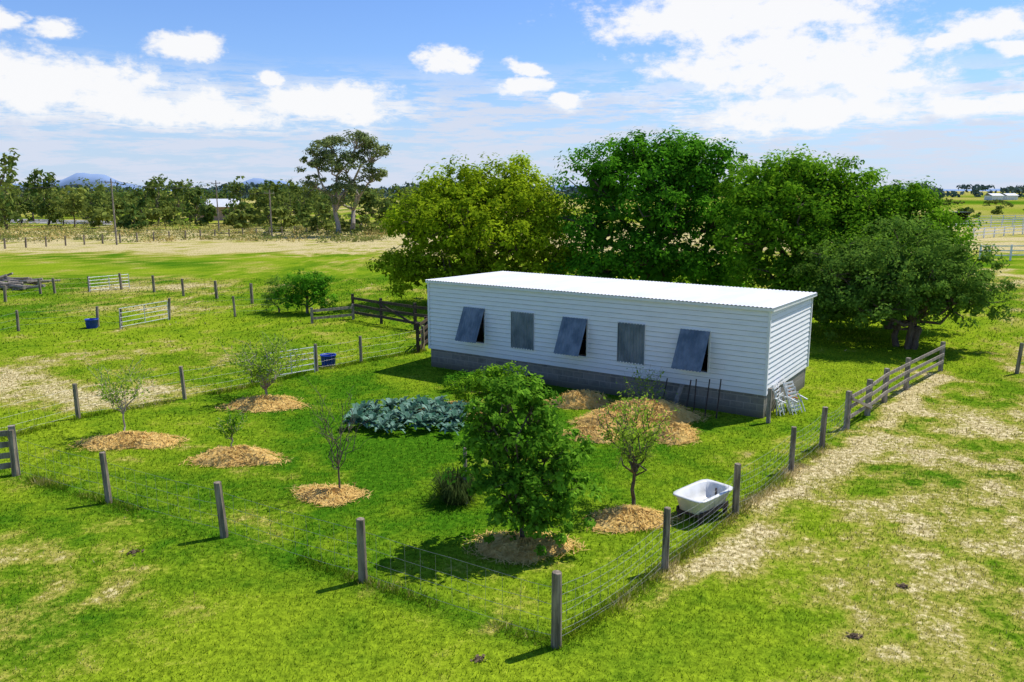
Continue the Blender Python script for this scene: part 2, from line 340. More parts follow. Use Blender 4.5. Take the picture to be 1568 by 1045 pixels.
tree('grevillea_shrub',G(428,478),[(0,0,1.1,.9,.9,.9),(-.5,0,.8,.6,.7,.6)],L_D,50,50,.3,.1,.06,.3)
gx,gy=at(533,116)
tree('gum_tree',(gx,gy),[(0,0,9.5,3.4,3.2,2.6),(-4.2,0,10,2.3,2.3,2.2),(4.2,0,11.2,2.2,2,2.0),(-2,0,12.5,2.6,2.3,1.6),(1.8,0,13.2,2.2,2.2,1.4),(-5.0,0,7.2,1.6,1.6,1.3),(3.6,0,8,2,2,1.5),(0,-1,6,2.6,2.4,1.8)],L_gum,150,80,1.0,.42,.38,3.5,bark=M_barkpale,inner=.12,flat=.6,trunks=2)
tree('citrus_tree',G(800,832),[(-.30,0,2.8,.50,.5,.45),(.12,0,2.55,.45,.45,.5),(-.15,0,2.1,.72,.65,.55),(.45,0,1.75,.72,.65,.55),(-.62,.1,1.75,.55,.5,.5),(-.45,.1,1.2,.75,.6,.55),(.6,-.1,1.05,.65,.6,.5),(-.1,-.2,.8,.8,.6,.5),(-.62,.0,2.4,.38,.4,.4),(.35,-.3,.55,.75,.5,.42),(.1,-.35,1.35,.75,.4,.6)],L_cen,400,36,.17,.115,.055,.45,core=260,coresz=.18,outr=1.3)
tree('garden_shrub',G(752,622),[(0,0,.75,.75,.6,.5),(-.75,0,.6,.6,.5,.4),(.6,0,.8,.6,.5,.45),(.1,0,.35,1.2,.5,.3)],L_C,130,40,.2,.10,.04,.3)
tree('garden_shrub',G(712,598),[(0,0,.35,.5,.4,.3),(-.3,0,.3,.3,.3,.25)],L_B,30,36,.16,.08,.03,.2)
def sapling(name,base,Ht,W,nb,leafmat,nl,ls,trunk_r=.03,fork=.35,spread=1.0,bark=None,lean=0):
    b=MB(); bx,by=base; f=np.array([bx+lean*fork*Ht,by,fork*Ht]); limb(b,[bx,by,-.05],f,trunk_r,trunk_r*.75,8,.06)
    for k in range(nb):
        a=k*2*math.pi/nb+R.uniform(-.4,.4); e=R.uniform(.55,1); hz=R.uniform(.5,1.0) if k%3 else R.uniform(.9,1)
        rad=W/2*spread*(e if k%3 else e*.5)
        tip=np.array([bx+lean*Ht+math.cos(a)*rad,by+math.sin(a)*rad,f[2]+(Ht-f[2])*hz])
        pts=limb(b,f+[0,0,R.uniform(-.1,.05)],tip,trunk_r*.5,.004,4,.13,6)
        twigs=[]
        for j in range(5):
            s=pts[R.integers(2,6)]; tt=s+(tip-f)*.25+R.normal(size=3)*W*.1; limb(b,s,tt,trunk_r*.18,.003,4,.15,3); twigs.append((s,tt))
        segs=[(pts[i],pts[i+1]) for i in range(2,6)]+twigs
        if nl:
            n=nl; idx=R.integers(0,len(segs),n); u=R.uniform(0,1,(n,1))
            C=np.array([segs[i][0] for i in idx])*(1-u)+np.array([segs[i][1] for i in idx])*u+R.normal(size=(n,3))*ls*.7
            b.leaves(C,np.tile([0,0,.8],(n,1)),ls,1,.45)
    return b.obj(name,[bark or M_barkpale,leafmat])
sapling('fruit_sapling',G(192,668),2.0,1.9,11,L_lite,85,.10,.028)
sapling('fruit_sapling',G(408,612),1.95,2.8,17,L_lite,120,.12,.045,.2)
sapling('fruit_sapling',G(356,690),1.05,.95,8,L_C,75,.09,.02)
sapling('bare_sapling',G(520,755),2.15,1.3,12,L_lite,3,.05,.024,.3,bark=M_bark)
sapling('peach_tree',G(970,776),2.35,1.9,15,L_lite,120,.085,.045,.32,bark=M_bark)
sapling('garden_sapling',G(985,622),1.2,2.0,9,L_lite,50,.09,.02,.15)
b=MB(); cx,cy=G(700,766); N=1100
a=R.uniform(0,6.28,N); r=R.uniform(0,.3,N); C0=np.stack([cx+r*np.cos(a),cy+r*np.sin(a),0*a],1); sp=R.uniform(.05,.42,N)*R.uniform(.5,1,N); hh=R.uniform(.2,.62,N)
C1=C0+np.stack([np.cos(a)*sp,np.sin(a)*sp,hh],1)+R.normal(size=(N,3))*.05; C2=C1+np.stack([np.cos(a)*sp*.6,np.sin(a)*sp*.6,-hh*R.uniform(0,.6,N)],1)
wd=np.stack([-np.sin(a),np.cos(a),0*a],1)*.008
V=np.stack([C0-wd,C0+wd,C1+wd,C1-wd,C2-wd*.2,C2+wd*.2],1).reshape(-1,3); o=np.arange(N)[:,None]*6
b.add(V,np.concatenate([o+[0,1,2,3],o+[3,2,5,4]]),0,np.repeat(R.uniform(0,.6,N),6)); b.obj('lemongrass_clump',[L_dark])
b=MB(); kc=[]
while len(kc)<30:
    p=R.uniform(-1,1,2)
    if p@p<1: 
        q=np.array([-3.05+p[0]*1.6,22.2+p[1]*1.3])
        if all(np.hypot(*(q-k))>.36 for k in kc) or R.uniform()<.02: kc.append(q)
kc+= [np.array(G(700,655)),np.array(G(690,668)),np.array(G(712,640))]
for q in kc:
    nl=20; sc=R.uniform(.75,1.2)
    for j in range(nl):
        a=j*2.4+R.uniform(-.3,.3); e=.1+1.1*(j/nl); L=R.uniform(.30,.50)*sc; d=np.array([math.cos(a),math.sin(a),0]); sd=np.array([-math.sin(a),math.cos(a),0]); w=R.uniform(.05,.095)*sc
        p0=np.array([q[0],q[1],.12]); tcol=R.uniform(0,1)**1.3
        ang=1.45-e; p1=p0+d*math.cos(ang)*L*.45+np.array([0,0,math.sin(ang)*L*.45]); ang-=.35
        p2=p1+d*math.cos(ang)*L*.35+np.array([0,0,math.sin(ang)*L*.35]); ang-=.8
        p3=p2+d*math.cos(ang)*L*.25+np.array([0,0,math.sin(ang)*L*.25]); up=np.array([0,0,.03])
        b.add([p0-sd*.012,p0+sd*.012,p1-sd*w*.8+up,p1+sd*w*.8+up,p2-sd*w+up,p2+sd*w+up*.3,p3-sd*w*.3,p3+sd*w*.3,p1,p2],[[0,1,3,2],[2,8,9,4],[8,3,5,9],[4,9,7,6]],0,tcol)
b.obj('kale_patch',[L_kale])
# ---------------------------------------------------------------- fences
def post(b,x,y,h,r,m=0,lean=(0,0)):
    pts=[[x,y,-.1],[x+lean[0]*.5,y+lean[1]*.5,h*.5],[x+lean[0],y+lean[1],h-.01],[x+lean[0],y+lean[1],h]]
    b.tube(pts,[r*1.05,r,r*.96,r*.88],8,m)
def wires(b,p,q,zs,r=.0035,vert=0,sag=.02,m=1):
    p=np.array(p,float);q=np.array(q,float);L=np.linalg.norm(q-p);ts=np.linspace(0,1,9)
    for z in zs:
        pts=np.stack([p[0]+(q[0]-p[0])*ts,p[1]+(q[1]-p[1])*ts,z-sag*4*ts*(1-ts)*R.uniform(.3,1.5)+R.normal(size=9)*.006],1); b.tube(pts,r,4,m,cap=False)
    if vert:
        n=int(L/vert)
        for k in range(1,n):
            u=k/n; c=p+(q-p)*u; zt=max(zs)-sag*4*u*(1-u); o=R.normal(size=2)*.01
            b.tube([[c[0],c[1],min(zs)],[c[0]+o[0],c[1]+o[1],zt]],r*.8,4,m,cap=False)
def wire_fence(name,pts,hts,r=.065,zs=(.12,.24,.36,.5,.65,.8,.95),vert=.22,sag=.03,skip=()):
    b=MB()
    for k,(p,h) in enumerate(zip(pts,hts)): 
        if k not in skip: post(b,p[0],p[1],h,r*R.uniform(.9,1.12),0,(R.normal()*.03,R.normal()*.03))
    for p,q in zip(pts[:-1],pts[1:]): wires(b,p,q,zs,vert=vert,sag=sag,r=.0028 if vert else .0035)
    b.obj(name,[M_post,M_wire])
wire_fence('wire_mesh_fence',A_pts[1:],[1.12,1.13,1.12,1.15,1.19],.075,zs=(.15,.4,.65,.92),vert=.3)
wire_fence('wire_mesh_fence',BFEN,[.1,1.16,1.12,1.1,1.1,1.1],.07,sag=.12,skip=(0,5))
wire_fence('wire_mesh_fence',LFEN,[1.0,1.05,1.08,.9,1.02,1.05,1.05],.065,skip=(3,),zs=(.15,.35,.6,.92),vert=.3)
wire_fence('paddock_fence',[G(-60,530),G(28,507),G(150,500),G(185,503)],[1,1,1,1],.07,(.3,.6,.9),0)
wire_fence('paddock_fence',[G(259,489),G(360,485),G(470,480)],[1.1,1.1,1.0],.07,(.3,.6,.9),0)
wire_fence('paddock_fence',[G(186,443),G(236,447),G(281,453),G(332,457),G(386,465)],[1.1,1.1,1.1,1.1,1.2],.09,(.3,.6,.9),0)
wire_fence('paddock_fence',[G(-100,470),G(-20,463),G(8,462),G(62,450),G(84,449),G(137,446)],[1.0]*6,.08,(.3,.6,.9),0)
fp=[np.array(G(-60,384))*(1-u)+np.array(G(600,351))*u for u in np.linspace(0,1,30)]
wire_fence('boundary_fence',fp,[1.2]*30,.10,(.4,.8,1.1),0)
wire_fence('paddock_fence',[G(1557,572),G(1700,552),G(1900,535)],[1.15,1.1,1.1],.07,(.4,.7,1.0),0)
def rail_fence(name,pts,h,rails,mat,pw=.14,rw=.04,rh=.13,diag=None):
    b=MB()
    for p in pts: b.box((p[0],p[1],h/2),(pw,pw,h+.1),rotz(R.uniform(0,.6)))
    for k,(p,q) in enumerate(zip(pts[:-1],pts[1:])):
        d=nrm(np.array(q,float)-np.array(p,float)); o=np.array([d[1],-d[0]])*(pw/2+rw/2-.01)
        for z in rails: b.beam([p[0]+o[0],p[1]+o[1],z*h+R.normal()*.01],[q[0]+o[0],q[1]+o[1],z*h+R.normal()*.02],rw,rh)
        if diag and k in diag: b.beam([p[0]+o[0]*1.6,p[1]+o[1]*1.6,h*.85],[q[0]+o[0]*1.6,q[1]+o[1]*1.6,h*.25],rw,rh*.8)
    b.obj(name,[mat])
rail_fence('timber_rail_fence',[G(541,488),G(584,496),G(636,505),G(690,512)],1.25,(.3,.6,.9),M_darkwood,diag=(1,))
rail_fence('timber_rail_fence',[G(478,495),G(541,489)],.75,(.35,.85),M_greywood,.12)
rail_fence('timber_rail_fence',[G(640,540),G(653,528)],1.2,(.2,.45,.7,.95),M_darkwood)
rail_fence('timber_rail_fence',[G(1296,657),G(1328,636),G(1354,616),G(1387,597),G(1440,568)],1.05,(.35,.62,.9),M_greywood,.12,.035,.10,diag=(0,))
rail_fence('timber_rail_fence',[G(26,727),G(-70,740)],1.15,(.2,.42,.64,.9),M_greywood,.14)
def gate(name,p,q,h=1.05,n=5,mat=None,r=.022):
    b=MB(); p=np.array(p,float);q=np.array(q,float)
    for c in (p,q,(p+q)/2): b.tube([[c[0],c[1],.08],[c[0],c[1],h]],r,6)
    for z in np.linspace(.12,h,n): b.tube([[p[0],p[1],z],[q[0],q[1],z]],r*.9,6)
    for c in (p,q): b.tube([[c[0],c[1],-.05],[c[0],c[1],.1]],r*1.3,6)
    b.obj(name,[mat or M_galv])
gate('pipe_gate',G(185,504),G(258,490),1.0,r=.018); gate('pipe_gate',G(410,582),G(482,570),.95,r=.018); gate('pipe_gate',G(137,447),G(198,441),.95,r=.022)
b=MB(); x,y=G(713,771); post(b,x,y,1.25,.04); b.obj('garden_stake',[M_post])
for (pa,pb) in (((1445,352),(1640,343)),((1490,366),(1640,352)),((1500,399),(1640,398)),((1440,343),(1640,338))):
    a_=np.array(G(*pa));c_=np.array(G(*pb)); n_=max(4,int(np.linalg.norm(c_-a_)/3.2)); pts=[a_+(c_-a_)*u for u in np.linspace(0,1,n_)]
    rail_fence('white_rail_fence',pts,1.45,(.35,.65,.95),M_whiterail,.13,.05,.10)
# ---------------------------------------------------------------- shed
L=12.6; D=4.7; ang=math.atan2(-.559,.829)
shed=empty('weatherboard_shed',(-3.08,29.57,0),ang)
M_board,t=newmat('white_weatherboard')
o_=t.obj(); mp=t.node('ShaderNodeMapping'); t.l.new(o_,mp.inputs[0]); mp.inputs['Scale'].default_value=(.5,.5,4)
n_=t.noise(mp.outputs[0],3,5,.65)
c=t.mix(t.ss(n_,.42,.78),(.87,.865,.845),(.76,.755,.74)); c=t.mix(t.m('MULTIPLY',t.ss(t.noise(o_,9,4,.7),.6,.8),.35),c,(.36,.35,.32))
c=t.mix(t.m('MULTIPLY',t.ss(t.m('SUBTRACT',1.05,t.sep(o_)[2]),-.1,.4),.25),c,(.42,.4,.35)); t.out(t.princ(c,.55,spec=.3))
M_block,t=newmat('concrete_block'); o_=t.obj(); s_=t.sep(o_); br=t.node('ShaderNodeTexBrick')
t.l.new(t.comb(t.m('ADD',s_[0],s_[1]),s_[2],0),br.inputs['Vector']); br.inputs['Scale'].default_value=1.0; br.inputs['Brick Width'].default_value=.4; br.inputs['Row Height'].default_value=.2
br.inputs['Mortar Size'].default_value=.01; br.inputs['Color1'].default_value=(.15,.135,.12,1); br.inputs['Color2'].default_value=(.23,.21,.19,1); br.inputs['Mortar'].default_value=(.36,.33,.29,1)
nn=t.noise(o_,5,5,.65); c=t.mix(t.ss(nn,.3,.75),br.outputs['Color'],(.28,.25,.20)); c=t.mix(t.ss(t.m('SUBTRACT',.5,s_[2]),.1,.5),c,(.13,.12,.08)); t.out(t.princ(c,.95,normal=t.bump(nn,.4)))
M_roof=mat_noise('roof_sheet',(.60,.61,.61),(.72,.72,.72),1.3,.55,.0,(1,.25,1),.02)
M_shut=mat_noise('shutter_galv',(.10,.135,.165),(.22,.26,.29),3,.5,.15,(1,1,.5),.03)
M_trim=mat_noise('trim_white',(.76,.76,.75),(.84,.84,.82),5,.5)
M_inner=mat_noise('interior',(.10,.09,.08),(.18,.16,.14),3,.9)
bh=.155; zb=.705; zt=zb+16*bh
wins=[L-s for s in (2.17,4.29,6.33,8.42,10.49)]; ww=.88; wz0=zb+3*bh; wz1=wz0+8*bh
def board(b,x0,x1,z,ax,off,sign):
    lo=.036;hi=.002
    for prof,mi_ in (([(lo,z),(hi,z+bh),(-.02,z+bh),(-.02,z)],0),([(lo-.006,z-.012),(lo-.006,z-.001),(-.015,z-.001),(-.015,z-.012)],1)):  # second profile: added thin strip, painted shade below the board's lower edge
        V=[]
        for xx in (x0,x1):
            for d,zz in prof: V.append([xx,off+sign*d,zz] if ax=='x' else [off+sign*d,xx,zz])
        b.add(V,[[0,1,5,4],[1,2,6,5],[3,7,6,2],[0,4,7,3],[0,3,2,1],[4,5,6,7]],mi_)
b=MB()
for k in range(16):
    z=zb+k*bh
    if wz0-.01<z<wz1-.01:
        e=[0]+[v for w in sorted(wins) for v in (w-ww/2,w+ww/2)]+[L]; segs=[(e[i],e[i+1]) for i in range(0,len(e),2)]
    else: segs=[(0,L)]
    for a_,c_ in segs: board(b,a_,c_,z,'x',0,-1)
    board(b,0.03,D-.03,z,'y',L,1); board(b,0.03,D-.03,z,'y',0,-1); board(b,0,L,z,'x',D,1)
b.obj('weatherboards',[M_board,M_lapshade],shed)
b=MB()
b.box((L/2,.08,zb/2-.05),(L-.02,.14,zb+.095)); b.box((L/2,D-.08,zb/2-.05),(L-.02,.14,zb+.095)); b.box((.08,D/2,zb/2-.05),(.14,D-.34,zb+.09)); b.box((L-.08,D/2,zb/2-.05),(.14,D-.34,zb+.09))
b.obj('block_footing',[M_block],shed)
b=MB(); b.box((L/2,D/2,zb-.05),(L-.4,D-.4,.1)); b.box((L/2,D-.1,1.9),(L-.3,.04,2.3)); b.box((L/2,.06,2.8),(L-.3,.04,.6)); b.obj('floor_and_lining',[M_inner],shed)
b=MB()
for x_,y_ in ((0,0),(L,0),(0,D),(L,D)):
    sx=-1 if x_==0 else 1; sy=-1 if y_==0 else 1
    b.box((x_+sx*.022,y_+sy*.022,(zb+zt)/2),(.075,.075,zt-zb+.01))
for w in wins:
    for sx in (-1,1): b.box((w+sx*(ww/2+.015),-.022,(wz0+wz1)/2),(.05,.06,wz1-wz0+.06))
    b.box((w,-.022,wz0-.015),(ww-.02,.09,.035)); b.box((w,-.026,wz1+.03),(ww+.09,.06,.05))
b.obj('trims',[M_trim],shed)
def shutter(w,op):
    b=MB(); n=73; x=np.linspace(-.47,.47,n); amp=.014*np.sin(x/.94*2*math.pi*9); Ls=1.29; th=op; V=[]
    for zz in (0,Ls):
        for i in range(n):
            y_=-.06-amp[i]-.006; yy=-.05+(y_+.05)*math.cos(th)-zz*math.sin(th); zz2=wz1+.03-zz*math.cos(th)+(y_+.05)*math.sin(th)
            V.append([w+x[i],yy,zz2])
    b.add(V,[[i,i+1,n+i+1,n+i] for i in range(n-1)],0)
    cs,sn=math.cos(th),math.sin(th); c0=np.array([w,-.05,wz1+.03])
    for xx in (-.44,.44): b.beam(c0+np.array([xx,.014,-.01]),c0+np.array([xx,-sn*(Ls-.02)+.014,-cs*(Ls-.02)]),.035,.018,1)
    for f_ in (.03,.5,.97):
        p=c0+np.array([0,-sn*Ls*f_+.02,-cs*Ls*f_]); b.beam(p-[.44,0,0],p+[.44,0,0],.02,.035,1)
    if op>.1:
        for xx in (-.36,.36): b.beam(c0+np.array([xx,-sn*Ls*.97+.02,-cs*Ls*.97]),[w+xx,-.02,wz0+.05],.02,.02,1)
    b.obj('shutter',[M_shut,M_darkwood],shed)
for w,o_ in zip(wins,(.52,0,.47,0,.44)): shutter(w,o_)
b=MB(); n=520; x=np.linspace(-.12,L+.16,n); a_=.011*np.sin(x*2*math.pi/.125)
rows=[(-.14,3.30),(1.5,3.265),(3.2,3.235),(D+.3,3.20)]
V=[];Q=[]
for yy,zz in rows:
    for i in range(n): V.append([x[i],yy,zz+a_[i]])
for r_ in range(3):
    for i in range(n-1): Q.append([r_*n+i,r_*n+i+1,(r_+1)*n+i+1,(r_+1)*n+i])
b.add(V,Q); b.obj('corrugated_roof',[M_roof],shed)
b=MB(); b.box((L/2+.02,-.09,3.235),(L+.22,.05,.085)); b.box((L/2+.02,D+.25,3.14),(L+.22,.04,.08))
for xx in (-.08,L+.12): b.beam([xx,-.06,3.225],[xx,D+.22,3.14],.03,.10)
b.obj('fascia',[M_trim],shed)
b=MB()
for xx in np.linspace(.1,L-.1,8): b.beam([xx,.03,3.22],[xx,D,3.13],.05,.07)
b.obj('rafters',[M_darkwood],shed)
def loc(lx,ly): return (-3.08+lx*.829+ly*.559, 29.57-lx*.559+ly*.829)
b=MB()
for lx,h,ln in ((10.5,1.0,.05),(10.75,1.05,-.03),(11.1,1.1,.03),(11.45,1.15,.02),(9.7,.95,.1)):
    p=loc(lx,-.75); q=loc(lx+ln,-.55); b.tube([[p[0],p[1],-.05],[q[0],q[1],h]],.02,6)
b.obj('star_picket',[M_rust])
b=MB(); p=loc(12.85,-.35); b.box((p[0],p[1],.5),(.1,.1,1.05),rotz(ang)); b.obj('timber_post',[M_greywood])
b=MB(); p=loc(10.0,-.5);q=loc(10.12,-.12); b.beam([p[0],p[1],.0],[q[0],q[1],.72],.16,.03); b.obj('leaning_board',[M_greywood])
def lathe(name,c,prof,mat,n=20):
    V=[];Q=[]
    for r,z in prof:
        for j in range(n): V.append([c[0]+r*math.cos(j*2*math.pi/n),c[1]+r*math.sin(j*2*math.pi/n),z])
    for i in range(len(prof)-1):
        for j in range(n): Q.append([i*n+j,i*n+(j+1)%n,(i+1)*n+(j+1)%n,(i+1)*n+j])
    return mesh_np(name,V,Q,[mat],smooth=True)
for p in (G(141,502),G(503,560)):
    lathe('blue_feed_tub',p,[(.01,0),(.24,0),(.25,.02),(.29,.40),(.31,.41),(.31,.44),(.28,.44),(.27,.40),(.235,.05),(.01,.05)],M_blue)
lathe('black_plant_pot',loc(4.9,-.55),[(.01,0),(.15,0),(.2,.33),(.22,.34),(.22,.37),(.19,.37),(.16,.28),(.01,.28)],M_black)
def chair(p,rz,lean,mat2):
    b=MB()
    for sx in (-.24,.24):
        b.tube([[sx,0,0],[sx,lean,.9]],.016,6,0); b.tube([[sx*.9,.12,0],[sx*.9,lean-.12,.75]],.016,6,0)
        b.tube([[sx,-.10,.05],[sx,lean*.6-.1,.55]],.018,6,0)
    for z in np.linspace(.12,.88,9): b.beam([-.24,lean*z/.9-.02,z],[.24,lean*z/.9-.02,z],.012,.05,0)
    for z in (.35,.6): b.beam([-.22,lean*z/.9-.11,z],[.22,lean*z/.9-.11,z],.015,.05,1)
    for sx in (-.27,.27): b.beam([sx,-.13,.42],[sx,.2,.52],.05,.03,1)
    o=b.obj('folding_chair',[M_whiterail,mat2]); o.location=(p[0],p[1],0); o.rotation_euler=(0,0,rz)
chair(loc(12.95,.8),ang+math.pi/2,.3,M_whiterail); chair(loc(13.05,1.5),ang+math.pi/2+.25,.34,M_orange); chair(loc(13.3,1.1),ang+math.pi/2-.3,.4,M_galv)
def bathtub():
    e=empty('bathtub',(3.93,15.5,0),math.atan2(.69,.73))
    b=MB(); n=36
    def ring(a,b_,z,p=7.0):
        out=[]
        for j in range(n):
            th=j*2*math.pi/n; c_,s_=math.cos(th),math.sin(th); r=(abs(c_)**p+abs(s_)**p)**(-1/p); out.append([a*r*c_,b_*r*s_,z])
        return out
    rings=[ring(.42,.2,.16),ring(.50,.27,.2),ring(.57,.33,.45),ring(.63,.38,.50),ring(.64,.39,.52),ring(.63,.38,.535),ring(.57,.32,.535,6),ring(.55,.30,.52,5),ring(.50,.26,.35,4.5),ring(.44,.2,.235,4),ring(.3,.12,.22,3),ring(.03,.02,.215,2)]
    V=[p for r in rings for p in r]; Q=[[i*n+j,i*n+(j+1)%n,(i+1)*n+(j+1)%n,(i+1)*n+j] for i in range(len(rings)-1) for j in range(n)]
    b.add(V,Q); b.obj('tub_shell',[M_whitepaint],e,True)
    b=MB()
    for sx in (-.45,.45):
        for sy in (-.25,.25): b.box((sx,sy,.09),(.07,.07,.22))
        b.box((sx,0,.16),(.08,.62,.06))
    for sy in (-.28,.28): b.box((0,sy,.2),(1.0,.04,.09))
    b.obj('stand',[M_darkwood],e)
    b=MB(); b.tube([[.48,0,.30],[.48,0,.45]],.02,6); b.obj('overflow',[M_rust],e)
    b=MB(); N=120; b.leaves(np.stack([R.normal(size=N)*.16-.05,R.normal(size=N)*.08,R.uniform(.225,.25,N)],1),np.tile([0,0,1.],(N,1)),.06,0,.5,None,.3); b.obj('leaf_litter',[M_soil],e)
bathtub()
for px,py,r_ in ((1382,898,.08),(1308,975,.09),(205,846,.12),(733,1010,.07)):
    x,y=G(px,py); b=MB(); N=60; C=np.stack([x+R.normal(size=N)*r_*.6,y+R.normal(size=N)*r_*.4,R.uniform(.005,.03,N)],1); b.leaves(C,np.tile([0,0,1.],(N,1)),.06,0,.8,None,.4); b.obj('dirt_patch',[M_soil])
b=MB(); cx,cy=G(15,440)
for k in range(26):
    a=R.normal()*.35; c_=np.array([cx+R.normal()*1.6,cy+R.normal()*.9,R.uniform(.1,.55)]); d=np.array([math.cos(a),math.sin(a),R.normal()*.12])*R.uniform(.7,1.9); b.tube([c_-d,c_,c_+d],R.uniform(.05,.14),6)
b.obj('log_pile',[M_greywood])
# ---------------------------------------------------------------- far things
def far_trees(name,specs,mat,leaf,nper,trunk=True,bark=M_bark):
    b=MB()
    for (x,y,h,w,tb) in specs:
        if trunk: limb(b,[x,y,0],[x,y,h*.5],.018*h,.01*h,6)
        nb=R.integers(6,9); 
        for k in range(nb):
            zf=R.uniform(.16,.84); ww_=w*(1.15-abs(zf-.45)*.9)
            c=np.array([x+R.normal()*ww_*.24,y+R.normal()*ww_*.2,h*zf]); rr=np.array([w*.24,w*.22,h*.16])*R.uniform(.7,1.25)
            if trunk: limb(b,[x,y,h*.3],c,.008*h,.003*h,4)
            n=int(nper/nb); ncl=8; dc=nrm(R.normal(size=(ncl,3)))*R.uniform(.4,1,(ncl,1)); cl=c+dc*rr; idx=R.integers(0,ncl,n)
            dd=nrm(R.normal(size=(n,3))); C=cl[idx]+dd*R.uniform(.3,1,(n,1))*rr*.5; C[:,2]=np.maximum(C[:,2],.1)
            b.leaves(C,dd+[0,0,.5],leaf,1,.6,np.clip(tb+R.normal(size=n)*.18+(R.uniform(-.25,.25,ncl))[idx],0,1),.4)
    b.obj(name,[bark,mat])
sp=[]
for px,Yd,ht,wpx,tb in ((-5,110,14,60,.3),(-50,125,13,90,.3),(8,135,13,50,.35),(30,150,10,60,.35),(72,150,11.5,50,.35),(112,140,7.2,60,.85),(95,150,7,50,.6),(160,160,7,60,.6),(205,130,4.8,50,.1),(240,150,10,50,.3),(215,165,10,60,.3),(275,170,9,50,.4),(300,160,8.8,42,.15),(290,150,5,50,.25),(375,160,9.5,50,.4),(415,140,9.6,50,.35),(445,150,8.5,50,.3),(395,150,7,40,.8),(470,160,9,60,.4),(505,140,6,60,.3),(480,125,5,50,.4),(560,135,7,70,.3),(590,135,9,60,.3),(620,140,9.5,60,.25),(645,150,8,60,.2),(180,150,6.5,50,.6),(140,165,8,60,.3),(350,190,7,40,.3),(318,150,4,24,.35),(365,140,5,40,.4),(430,128,4,50,.7),(380,125,3.5,45,.75),(550,120,3,60,.6),(675,150,8,60,.3),(50,170,9,60,.3),(252,135,4,40,.7),(150,140,4,40,.8)):
    x,y=at(px,Yd); sp.append((x,y,ht,wpx/F*Yd*1.2,tb))
for k in range(42):
    px=R.uniform(-120,680); Yd=R.uniform(175,260); x,y=at(px,Yd); sp.append((x,y,R.uniform(5,9.5),R.uniform(9,15),R.uniform(.1,.6)))
far_trees('distant_trees',sp,L_dist,.8,560)
sp=[]
for k in range(150):
    Yd=R.uniform(480,760); px=R.uniform(-200,1800); x,y=at(px,Yd); sp.append((x,y,R.uniform(7,11)*(1+(Yd-480)/900),R.uniform(18,34),R.uniform(.2,.8)))
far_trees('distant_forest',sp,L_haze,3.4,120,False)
sp=[]
for k in range(22):
    Yd=R.uniform(150,420); px=R.uniform(1400,1750); x,y=at(px,Yd); sp.append((x,y,R.uniform(2,4),R.uniform(4,8),R.uniform(.2,.5)))
far_trees('distant_shrubs',sp,L_dist,.9,160,False)
b=MB()
for k in range(330):
    px=R.uniform(-60,600); py=R.uniform(343,371); x,y=G(px,py); h=R.uniform(.3,1.3); w=R.uniform(.8,4); n=70
    dd=nrm(R.normal(size=(n,3))); C=np.array([x,y,h*.4])+dd*R.uniform(.2,1,(n,1))*[w,w,h*.7]; C[:,2]=np.abs(C[:,2])
    b.leaves(C,dd+[0,0,.4],.32,0,.45,np.clip(R.choice([.0,.15,.5,.9])+R.normal(size=n)*.2,0,1))
b.obj('dry_brush',[L_dry])
M_road=mat_noise('bitumen_road',(.26,.25,.24),(.34,.33,.31),2,.9)
q=[G(-200,337),G(172,344),G(172,338),G(-200,330)]
V=[[x,y,.02] for x,y in q]; mesh_np('road',V,[[0,1,2,3]],[M_road])
x,y=at(338,178); hs=empty('farmhouse',(x,y,0),.15)
b=MB(); b.box((0,0,1.5),(9,6,3)); b.obj('walls',[mat_noise('house_wall',(.5,.3,.22),(.6,.4,.3),2)],hs)
b=MB(); b.add([[-5,-3.6,2.9],[5,-3.6,2.9],[3.4,0,4.6],[-3.4,0,4.6],[-5,3.6,2.9],[5,3.6,2.9]],[[0,1,2,3],[4,3,2,5]]); b.add([[-5,-3.6,2.9],[-3.4,0,4.6],[-5,3.6,2.9],[-5,0,2.9]],[[0,1,2,3]]); b.add([[5,-3.6,2.9],[3.4,0,4.6],[5,3.6,2.9],[5,0,2.9]],[[0,3,2,1]]); b.obj('roof',[M_roof],hs)
b=MB()
for xx in (-3,-1,1.5,3.2): b.box((xx,-3.02,1.6),(1.0,.06,1.1))
b.obj('windows',[M_black],hs)
x,y=at(1458,150); hs=empty('stable_shed',(x,y,0),.1)
b=MB(); b.box((0,1.5,1.2),(4.5,.1,2.4)); b.box((-2.2,0,1.2),(.1,3,2.4)); b.box((2.2,0,1.2),(.1,3,2.4)); b.box((0,0,1.2),(.1,3,2.4)); b.obj('walls',[M_darkwood],hs)
b=MB(); b.box((0,-.2,2.5),(5,4,.1)); b.obj('roof',[mat_noise('green_roof',(.04,.07,.05),(.06,.09,.07),2)],hs)
for px,Yd in ((1522,520),(1545,530)):
    x,y=at(px,Yd); hs=empty('distant_farmhouse',(x,y,0),.3); b=MB(); b.box((0,0,1.4),(9,6,2.8)); b.obj('walls',[M_trim],hs); b=MB(); b.add([[-5,-3.5,2.8],[5,-3.5,2.8],[5,0,4.2],[-5,0,4.2],[5,3.5,2.8],[-5,3.5,2.8]],[[0,1,2,3],[3,2,4,5]]); b.obj('roof',[M_roof],hs)
M_wiredark=mat_noise('cable',(.03,.03,.03),(.05,.05,.05),2)
tops=[]
for px,Yd,h in ((176,97,7.9),(334,125,8.0),(415,110,6.6),(-150,90,7.9)):
    x,y=at(px,Yd); b=MB(); b.tube([[x,y,-.1],[x,y,h*.5],[x,y,h]],[.12,.10,.08],8); b.beam([x-.7,y-.12,h-.5],[x+.7,y-.12,h-.5],.07,.08)
    for sx in (-.6,0,.6): b.tube([[x+sx,y-.12,h-.45],[x+sx,y-.12,h-.28]],.04,6)
    b.obj('power_pole',[M_greywood]); tops.append((x,y,h))
